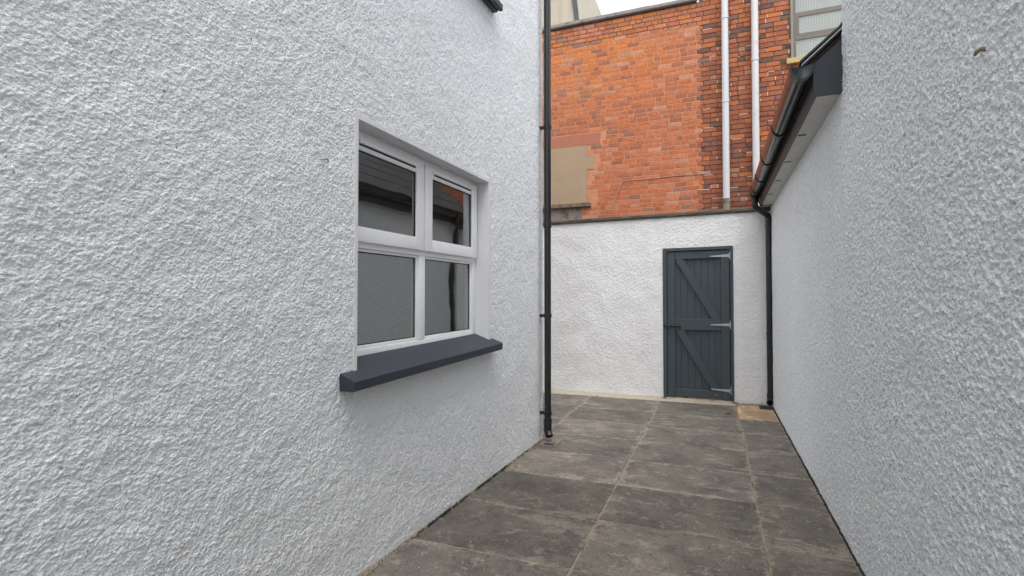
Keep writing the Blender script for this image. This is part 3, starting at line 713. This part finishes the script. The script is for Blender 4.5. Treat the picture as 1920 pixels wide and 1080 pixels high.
def hinge(z, dz=0):
    h = MB(); yy = y0 - .006
    h.prism([(-.046, z - .006 + dz), (.172, z - .017), (.172, z + .017), (-.046, z + .006 + dz)], 'y', yy, yy + .005)
    h.box(.188, .216, yy - .006, yy + .004, z - .052, z + .052)
    h.tube([(.180, yy - .002, z - .024), (.180, yy - .002, z + .024)], .009, 10)
    for x in (-.02, .05, .12): h.tube([(x, yy - .002, z), (x, yy + .001, z)], .0055, 8)
    h.build('hinge', M_GALV, gate)
hinge(1.893, -.004); hinge(1.0, -.003); hinge(.152, .012)
b = MB(); yy = y0
b.box(-.560, -.408, yy - .006, yy - .001, .957, .993); b.box(-.632, -.600, fy0 - .006, fy0 - .001, .957, .993)
b.tube([(-.628, yy - .024, .975), (-.415, yy - .024, .975)], .008, 10)
for x in (-.615, -.55, -.42): b.box(x - .009, x + .009, yy - .034, yy - .0065, .960, .990, .003)
b.tube([(-.49, yy - .024, .975), (-.49, yy - .058, .968)], .006, 8)
b.build('bolt', M_BOLT, gate)
s_ = MB(); s_.tube([(.02, y0 - .002, .088), (.02, y0 + .004, .088)], .011, 10); s_.build('knot', M_FILLET, gate)
st = MB(); st.box(-.60, .20, YE - .06, YE + .25, -.02, .018, .004); st = st.build('threshold', M_STEP, gw)

# ================================================================== BRICK BUILDING BEHIND
YB = 9.6
bb = thing('brick_building', 'red brick building rising behind the white end wall, with a blocked-up window', 'building', (-.5, 10, 0))
SEAM, ZT_L, ZT_R, CH = -.215, 6.605, 8.2, .0833
XL0, XR1 = -5.2, 3.4
mo = MB(); mo.box(XL0, SEAM + .02, YB + .0035, YB + .3, -.05, 6.20); mo.build('pointing', M_MORT_L, bb)
mo = MB(); mo.box(XL0, SEAM + .02, YB + .008, YB + .3, 6.2005, ZT_L); mo.build('pointing', M_MORT_R, bb)
mo = MB()
WX0, WX1, WZL, WZH = 1.262, 2.35, 5.325, 7.4
mo.box(SEAM + .0205, WX0, YB + .010, YB + .3, -.05, ZT_R); mo.box(WX0, WX1, YB + .010, YB + .3, -.05, WZL - .1); mo.box(WX1, XR1, YB + .010, YB + .3, -.05, ZT_R); mo.box(WX0, WX1, YB + .010, YB + .3, WZH, ZT_R)
mo.build('pointing', M_MORT_R, bb)
ex = MB(); ex.box(XL0, XR1, YB + .31, YB + 5, -.05, ZT_L - .01); ex.box(SEAM, XR1, YB + .31, YB + 5, ZT_L - .01, ZT_R - .01); ex.build('wall', M_CEM, bb)
def in_void(x0, x1, z0, z1):
    c, z = (x0 + x1) / 2, (z0 + z1) / 2
    if x0 < -2.235 and 3.09 < z < 4.27: return True
    if x0 < -2.10 and 3.80 < z < 4.05: return True
    if x0 < -1.975 and 4.26 < z < 4.49: return True
    if x0 < -2.155 and 3.06 < z < 3.165: return True
    if c < -2.33 and 2.6 < z < 3.1: return True
    if x1 > 1.27 and c < 2.36 and 5.23 < z < 7.4: return True
    if x1 > 1.15 and c < 2.45 and 5.22 < z < 5.33: return True
    return False
cam_f = np.array([-math.sin(R(21.44)) * math.cos(R(1.247)), math.cos(R(21.44)) * math.cos(R(1.247)), math.sin(R(1.247))])
bricks = []
rnd = random.Random(5)
nc = int(ZT_R / CH)
for c in range(nc):
    z0 = c * CH + .012; z1 = z0 + CH - .0105
    seam = SEAM + (.055 if c % 2 else -.05) + rnd.uniform(-.012, .012)
    for zone in (0, 1):
        if zone == 0:
            if z1 > ZT_L + .005: continue
            x, xe = XL0 + rnd.uniform(0, .2), seam
        else: x, xe = seam + .010, XR1
        while x < xe - .05:
            hd = rnd.random() < (.36 if zone == 0 else .30)
            w_ = (.103 if hd else .215) + rnd.uniform(-.006, .006)
            if zone == 0 and rnd.random() < .08: w_ = rnd.uniform(.06, .16)
            x1 = min(x + w_, xe)
            if xe - x1 < .05: x1 = xe
            if not in_void(x, x1, z0, z1):
                xc, zc = (x + x1) / 2, (z0 + z1) / 2
                r = rnd.random(); k = rnd.uniform(.90, 1.09)
                if zone == 0 and not (zc > 6.22 + .30 * math.sin(xc * 2.6 + .6) * (xc > -1.5) and xc > -2.66 and rnd.random() < .85):
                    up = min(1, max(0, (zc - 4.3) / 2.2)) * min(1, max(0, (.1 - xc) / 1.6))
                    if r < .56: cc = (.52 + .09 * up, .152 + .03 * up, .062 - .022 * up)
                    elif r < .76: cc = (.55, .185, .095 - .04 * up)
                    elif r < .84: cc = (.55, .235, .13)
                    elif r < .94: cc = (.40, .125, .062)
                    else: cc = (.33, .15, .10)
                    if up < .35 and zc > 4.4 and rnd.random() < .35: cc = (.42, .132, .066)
                elif zone == 0:
                    cc = ((.47, .145, .064), (.53, .165, .07), (.50, .190, .105), (.40, .16, .075))[int(r * 4)]
                else:
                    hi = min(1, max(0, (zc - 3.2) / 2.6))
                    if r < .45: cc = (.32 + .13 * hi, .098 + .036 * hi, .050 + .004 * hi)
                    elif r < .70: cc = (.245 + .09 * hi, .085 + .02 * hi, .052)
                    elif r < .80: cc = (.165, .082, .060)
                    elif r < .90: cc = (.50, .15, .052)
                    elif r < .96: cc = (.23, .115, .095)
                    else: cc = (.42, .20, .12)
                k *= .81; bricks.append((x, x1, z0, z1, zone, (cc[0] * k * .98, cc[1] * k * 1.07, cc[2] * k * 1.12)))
            x = x1 + .010 + rnd.uniform(-.002, .002)
def vis_area(b):
    x, z = (b[0] + b[1]) / 2, (b[2] + b[3]) / 2
    v = np.array([x, YB, z - CAM_H]); dpt = v.dot(cam_f)
    rt = np.array([math.cos(R(21.44)), math.sin(R(21.44)), 0]); u = 965 * v.dot(rt) / dpt
    upv = np.cross(rt, cam_f); t = -965 * v.dot(upv) / dpt
    if not (1040 - 960 < u < 1572 - 960 and -540 < t): return 0
    X, Yp = u + 960, t + 540
    if Yp > 422 - .062 * (X - 1035) - 12: return 0
    if X > 1405 and Yp > 120 + (1490 - X) * 2.9: return 0
    for a, c in ((1345, 1373), (1401, 1425)):
        if a < X < c and Yp < 380: return 0
    return (b[1] - b[0]) * (b[3] - b[2]) * b[2] ** 0 / dpt ** 2
order = sorted(range(len(bricks)), key=lambda i: -vis_area(bricks[i]))
solo = [i for i in order[:300] if vis_area(bricks[i]) > 0]; solo_set = set(solo)
def brick_shape(hx, hz, r):
    e = .004; hd = .045; v = []
    for y, ins in ((hd, 0), (-hd + e, 0), (-hd, e)):
        for a, b in ((-1, -1), (1, -1), (1, 1), (-1, 1)):
            v.append((a * (hx - ins) + r.uniform(-.0016, .0016), y, b * (hz - ins) + r.uniform(-.0016, .0016)))
    f = [(0, 1, 5, 4), (1, 2, 6, 5), (2, 3, 7, 6), (3, 0, 4, 7), (4, 5, 9, 8), (5, 6, 10, 9), (6, 7, 11, 10), (7, 4, 8, 11), (8, 9, 10, 11)]
    return v, f
shapes = {}
vs, fs, tint = [], [], []
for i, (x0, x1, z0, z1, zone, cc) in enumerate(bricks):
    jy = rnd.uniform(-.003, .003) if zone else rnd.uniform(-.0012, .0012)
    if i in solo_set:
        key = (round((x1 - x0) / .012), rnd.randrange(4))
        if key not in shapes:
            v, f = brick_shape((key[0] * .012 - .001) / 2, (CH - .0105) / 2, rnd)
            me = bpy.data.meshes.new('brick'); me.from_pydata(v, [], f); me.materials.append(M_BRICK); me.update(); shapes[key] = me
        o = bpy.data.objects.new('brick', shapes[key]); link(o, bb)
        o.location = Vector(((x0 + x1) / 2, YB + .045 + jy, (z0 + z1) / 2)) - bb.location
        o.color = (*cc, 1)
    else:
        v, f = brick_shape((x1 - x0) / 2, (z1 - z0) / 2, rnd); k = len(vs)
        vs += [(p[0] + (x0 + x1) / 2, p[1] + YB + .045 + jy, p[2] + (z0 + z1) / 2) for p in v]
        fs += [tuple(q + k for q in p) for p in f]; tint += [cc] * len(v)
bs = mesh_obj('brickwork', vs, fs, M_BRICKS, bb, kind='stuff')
at = bs.data.attributes.new('tint', 'FLOAT_COLOR', 'POINT')
at.data.foreach_set('color', np.c_[np.array(tint), np.ones(len(tint))].astype(np.float32).ravel())
# scraps of pale mortar left in the weathered joints
mw = MB()
for (x0, x1, z0, z1, zone, cc) in bricks:
    if zone and x0 < 1.2 and 2.8 < z0 < 7 and rnd.random() < .17: mw.box(x1 + .0005, x1 + .009, YB - .002, YB + .02, z0 + .004, z1 - rnd.uniform(0, .02))
    if zone and x0 < 1.2 and 2.8 < z0 < 7 and rnd.random() < (.10 if z0 < 4.6 else .035): mw.box(x0, x0 + (x1 - x0) * rnd.uniform(.3, 1), YB - .001, YB + .02, z1 + .001, z1 + .0085)
mw.build('mortar_scraps', M_MORT_W, bb, kind='stuff')
# coping stones of the lower, left part
xx = [XL0]
while xx[-1] < SEAM - .05: xx.append(min(SEAM - .03, xx[-1] + random.uniform(.75, .95)))
for a, b in zip(xx[:-1], xx[1:]):
    m_ = MB(); m_.prism([(YB - .06, ZT_L + .022), (YB - .045, ZT_L + .006), (YB + .34, ZT_L + .006), (YB + .34, ZT_L + .06), (YB + .14, ZT_L + .095), (YB - .055, ZT_L + .078 + random.uniform(-.004, .004))], 'x', a + .003, b - .003)
    m_.build('coping_stone', M_COPE2, bb)
# blocked-up opening
bw = MB()
bw.prism([(-5.0, 3.165), (-2.238, 3.165), (-2.238, 3.80), (-2.105, 3.80), (-2.105, 4.05), (-2.238, 4.05), (-2.238, 4.265), (-5.0, 4.265)], 'y', YB - .006, YB + .05)
bw.build('window_infill', M_TAN, bb, label='tan rendered infill of the blocked-up window')
bw = MB(); bw.prism([(-5.0, 4.268), (-1.985, 4.268), (-1.972, 4.485), (-5.0, 4.485)], 'y', YB - .003, YB + .05); bw.build('lintel', M_LINT, bb)
m_ = MB(); m_.box(-5.0, -2.162, YB - .07, YB + .05, 3.085, 3.162, .01); m_.build('window_sill', M_DIRTSILL, bb)
bw = MB(); bw.box(-5.0, -2.335, YB - .002, YB + .05, 2.55, 3.084); bw.build('cement_patch', M_CEM, bb)
# guarded window, upper right
m_ = MB(); m_.box(1.155, 2.45, YB - .07, YB + .12, 5.232, 5.322, .008); m_.build('window_sill', M_YSILL, bb, label='yellow lichen-stained sill')
wn = MB(); wy = YB + .06
wn.box(1.265, 1.305, wy, wy + .06, 5.3225, 7.4); wn.box(2.31, 2.35, wy, wy + .06, 5.3225, 7.4)
wn.box(1.305, 2.31, wy + .004, wy + .06, 6.055, 6.125); wn.box(1.305, 2.31, wy + .004, wy + .06, 5.665, 5.73); wn.box(1.305, 1.355, wy + .003, wy + .058, 5.735, 6.0545); wn.box(1.305, 2.31, wy + .002, wy + .06, 5.7305, 5.765)
wn.box(1.305, 2.31, wy + .004, wy + .06, 7.33, 7.4)
wn = wn.build('window', M_WFRAME, bb)
for z0, z1 in ((5.323, 5.6645), (5.7655, 6.0545), (6.1255, 7.3295)):
    MB().box(1.306, 2.309, wy + .03, wy + .036, z0, z1).build('pane', M_FROST, wn)
MB().box(1.225, 1.262, YB - .016, YB + .02, 5.3235, 7.5).build('guard_post', M_BEADW, wn)
wg = MB(); gy = YB - .022
for x in np.arange(1.235, 2.40, .0225): wg.box(x - .0016, x + .0016, gy - .0016, gy + .0016, 5.325, 7.5)
for z in np.arange(5.34, 7.5, .0225): wg.box(1.225, 2.40, gy + .0017, gy + .0045, z - .0016, z + .0016)
wg.build('wire_guard', M_WIRE, wn, kind='stuff')
# the two pale soil pipes
def soil_pipe(x, zb, label, material, joints, socket):
    t = thing('soil_pipe', label, 'pipe', (x, YB - .085, zb), 'pale pipes on the brick building')
    r = .056; y = YB - .085
    zs = [zb] + joints + [8.1]
    for a, b in zip(zs[:-1], zs[1:]):
        MB().tube([(x, y, a), (x, y, b)], r, 20).build('pipe', material, t, True)
    for z in joints:
        collar(x, y, z, r + .005, .055, t, material)
        MB().tube([(x, y, z - .033), (x, y, z - .0285)], r + .002, 20).build('joint_ring', M_CEM, t)
    if socket:
        collar(x, y, zb - .01, r + .012, .06, t, M_OLDPIPE, 'socket')
        MB().tube([(x, y, zb - .035), (x, y, zb - .5)], r + .004, 20).build('clay_pipe', M_OLDPIPE, t, True)
    for z in (3.6, 5.3, 7.0):
        MB().box(x - .02, x + .02, y + .05, YB + .002, z - .02, z + .02).build('bracket', M_OLDPIPE, t)
soil_pipe(.209, 3.03, 'white soil pipe on the bricks ending in a dirty clay socket, left of the pair', M_WPIPE, [4.735, 6.19], True)
soil_pipe(.676, .3, 'pinkish white soil pipe on the bricks, disappearing behind the black gutter', M_PPIPE, [5.38], False)
cb = MB(); cy = YB - .012
cb.tube([(-1.96, cy, 2.6), (-1.845, cy, 2.868), (-1.70, cy, 3.20), (-1.575, cy, 3.49), (-1.555, cy, 3.515), (-1.52, cy, 3.524), (-1.1, cy, 3.523), (-.6, cy, 3.537), (-.19, cy, 3.535), (-.10, cy + .01, 3.53)], .0055, 8)
tag(cb.build('cable', M_CABLE, None, True), 'thin pale cable running across the bricks and bending down to the white wall', 'cable')

# buff building further back, top left of the bricks
fb = thing('rendered_building', 'buff rendered building with a sloping edge, far behind the brick wall', 'building', (-6, 15, 0))
Yf = 14.0
MB().prism([(-11, -.05), (-2.0, -.05), (-3.52, 9.55), (-3.92, 12.2), (-11, 12.2)], 'y', Yf, Yf + 6).build('wall', M_FAR, fb)
MB().prism([(-3.53, 9.0 - .4), (-3.40, 8.6), (-3.83, 12.25), (-3.96, 12.25)], 'y', Yf - .04, Yf + .05).build('verge', M_SLATE, fb)
for x in (-4.62, -4.02, -3.72, -5.3, -6.1): MB().box(x - .018, x + .018, Yf - .02, Yf + .01, 2, 12.1).build('batten', M_FAR, fb)

# ================================================================== SMALL THINGS
# rusty stub, right wall
hk = MB(); P0 = (XR + .01, 1.70, 1.985)
hk.tube([P0, (XR - .010, 1.700, 1.988), (XR - .015, 1.712, 1.988), (XR - .013, 1.724, 1.984)], [.006, .006, .0055, .004], 8)
tag(hk.build('wall_hook', M_RUST, None, True), 'small bent rusty hook high on the near right white wall', 'hook')
hk = MB(); A = lambda s, o, z: LW(-.27 + s, o, 1.943 + z)
hk.tube([A(-.02, .002, -.002), A(-.012, .012, -.002), A(.0, .013, .004), A(.012, .013, .008), A(.02, .012, .002), A(.018, .012, -.008), A(.01, .012, -.009)], .0022, 6)
tag(hk.build('wire_loop', M_RUST, None, True), 'tiny curled brown wire sticking out of the left wall beside the window', 'wire')
lf = MB(); ring = [(.139 + .028 * math.cos(t) * (1 + .25 * math.sin(3 * t)), 6.50 + .017 * math.sin(t), .006 + .006 * math.sin(2 * t)) for t in np.linspace(0, 2 * math.pi, 14)[:-1]]
lf.add(ring + [(.139, 6.50, .002)] , [(i, (i + 1) % 13, 13) for i in range(13)])
tag(lf.build('dead_leaf', M_LEAF), 'small dark dead leaf lying on the slabs in front of the gate', 'leaf')
# moss and weed tufts along the foot of both side walls, litter by the gate
def tufts(name, spots, material, size, parent=None):
    m_ = MB()
    for x, y, n_ in spots:
        for _ in range(n_):
            a = rnd.uniform(0, 6.28); r = abs(rnd.gauss(0, size)); h = rnd.uniform(.3, 1) * size * 1.1
            bx, by = x + r * math.cos(a) * .5, y + r * math.sin(a); t = rnd.uniform(0, 6.28); w_ = size * .22
            m_.add([(bx - w_ * math.cos(t), by - w_ * math.sin(t), .0), (bx + w_ * math.cos(t), by + w_ * math.sin(t), .0), (bx + rnd.gauss(0, w_), by + rnd.gauss(0, w_), h)], [(0, 1, 2)])
    o = mesh_obj(name, m_.v, m_.f, material, parent, kind='stuff'); return o
sp = []
y = .9
while y < 4.6:
    x = -1.59467 + (y - 2.06549) * .023255 + .012
    dens = 4 + (14 if math.sin(y * 2.1 + 1) + .5 * math.sin(y * 7.3) > .55 else 0)
    if rnd.random() < .75: sp.append((x, y, dens))
    y += .014
o = tufts('moss', sp, M_MOSS, .016); o['label'] = 'moss and tiny weeds in the joint along the left wall foot'
sp = []; y = 1.2
while y < 7.0:
    if rnd.random() < .8: sp.append((.657, y, 3 + (6 if math.sin(y * 3.1) > .7 else 0)))
    y += .014
o = tufts('moss', sp, M_DIRT, .012); o['label'] = 'dark dirt and moss in the joint along the right wall foot'
sp = [(-.63 + rnd.gauss(0, .02), 7.13 + rnd.gauss(0, .02), 5) for _ in range(22)] + [(.215 + rnd.gauss(0, .02), 7.13 + rnd.gauss(0, .03), 5) for _ in range(26)] + [(rnd.uniform(-.58, .18), 7.165 + rnd.gauss(0, .01), 3) for _ in range(40)]
o = tufts('litter', [(a, b, c) for a, b, c in sp], M_DEBRIS, .014); o.location.z = .016; o['label'] = 'rusty leaf litter gathered at the foot of the gate posts'
sp = [(rnd.uniform(-2.3, -.65), 7.172 + rnd.gauss(0, .006), 2) for _ in range(70)] + [(rnd.uniform(.24, .6), 7.165, 3) for _ in range(25)]
o = tufts('moss', sp, M_DIRT, .011); o.location.z = .018; o['label'] = 'dark crumbs along the foot of the white end wall'
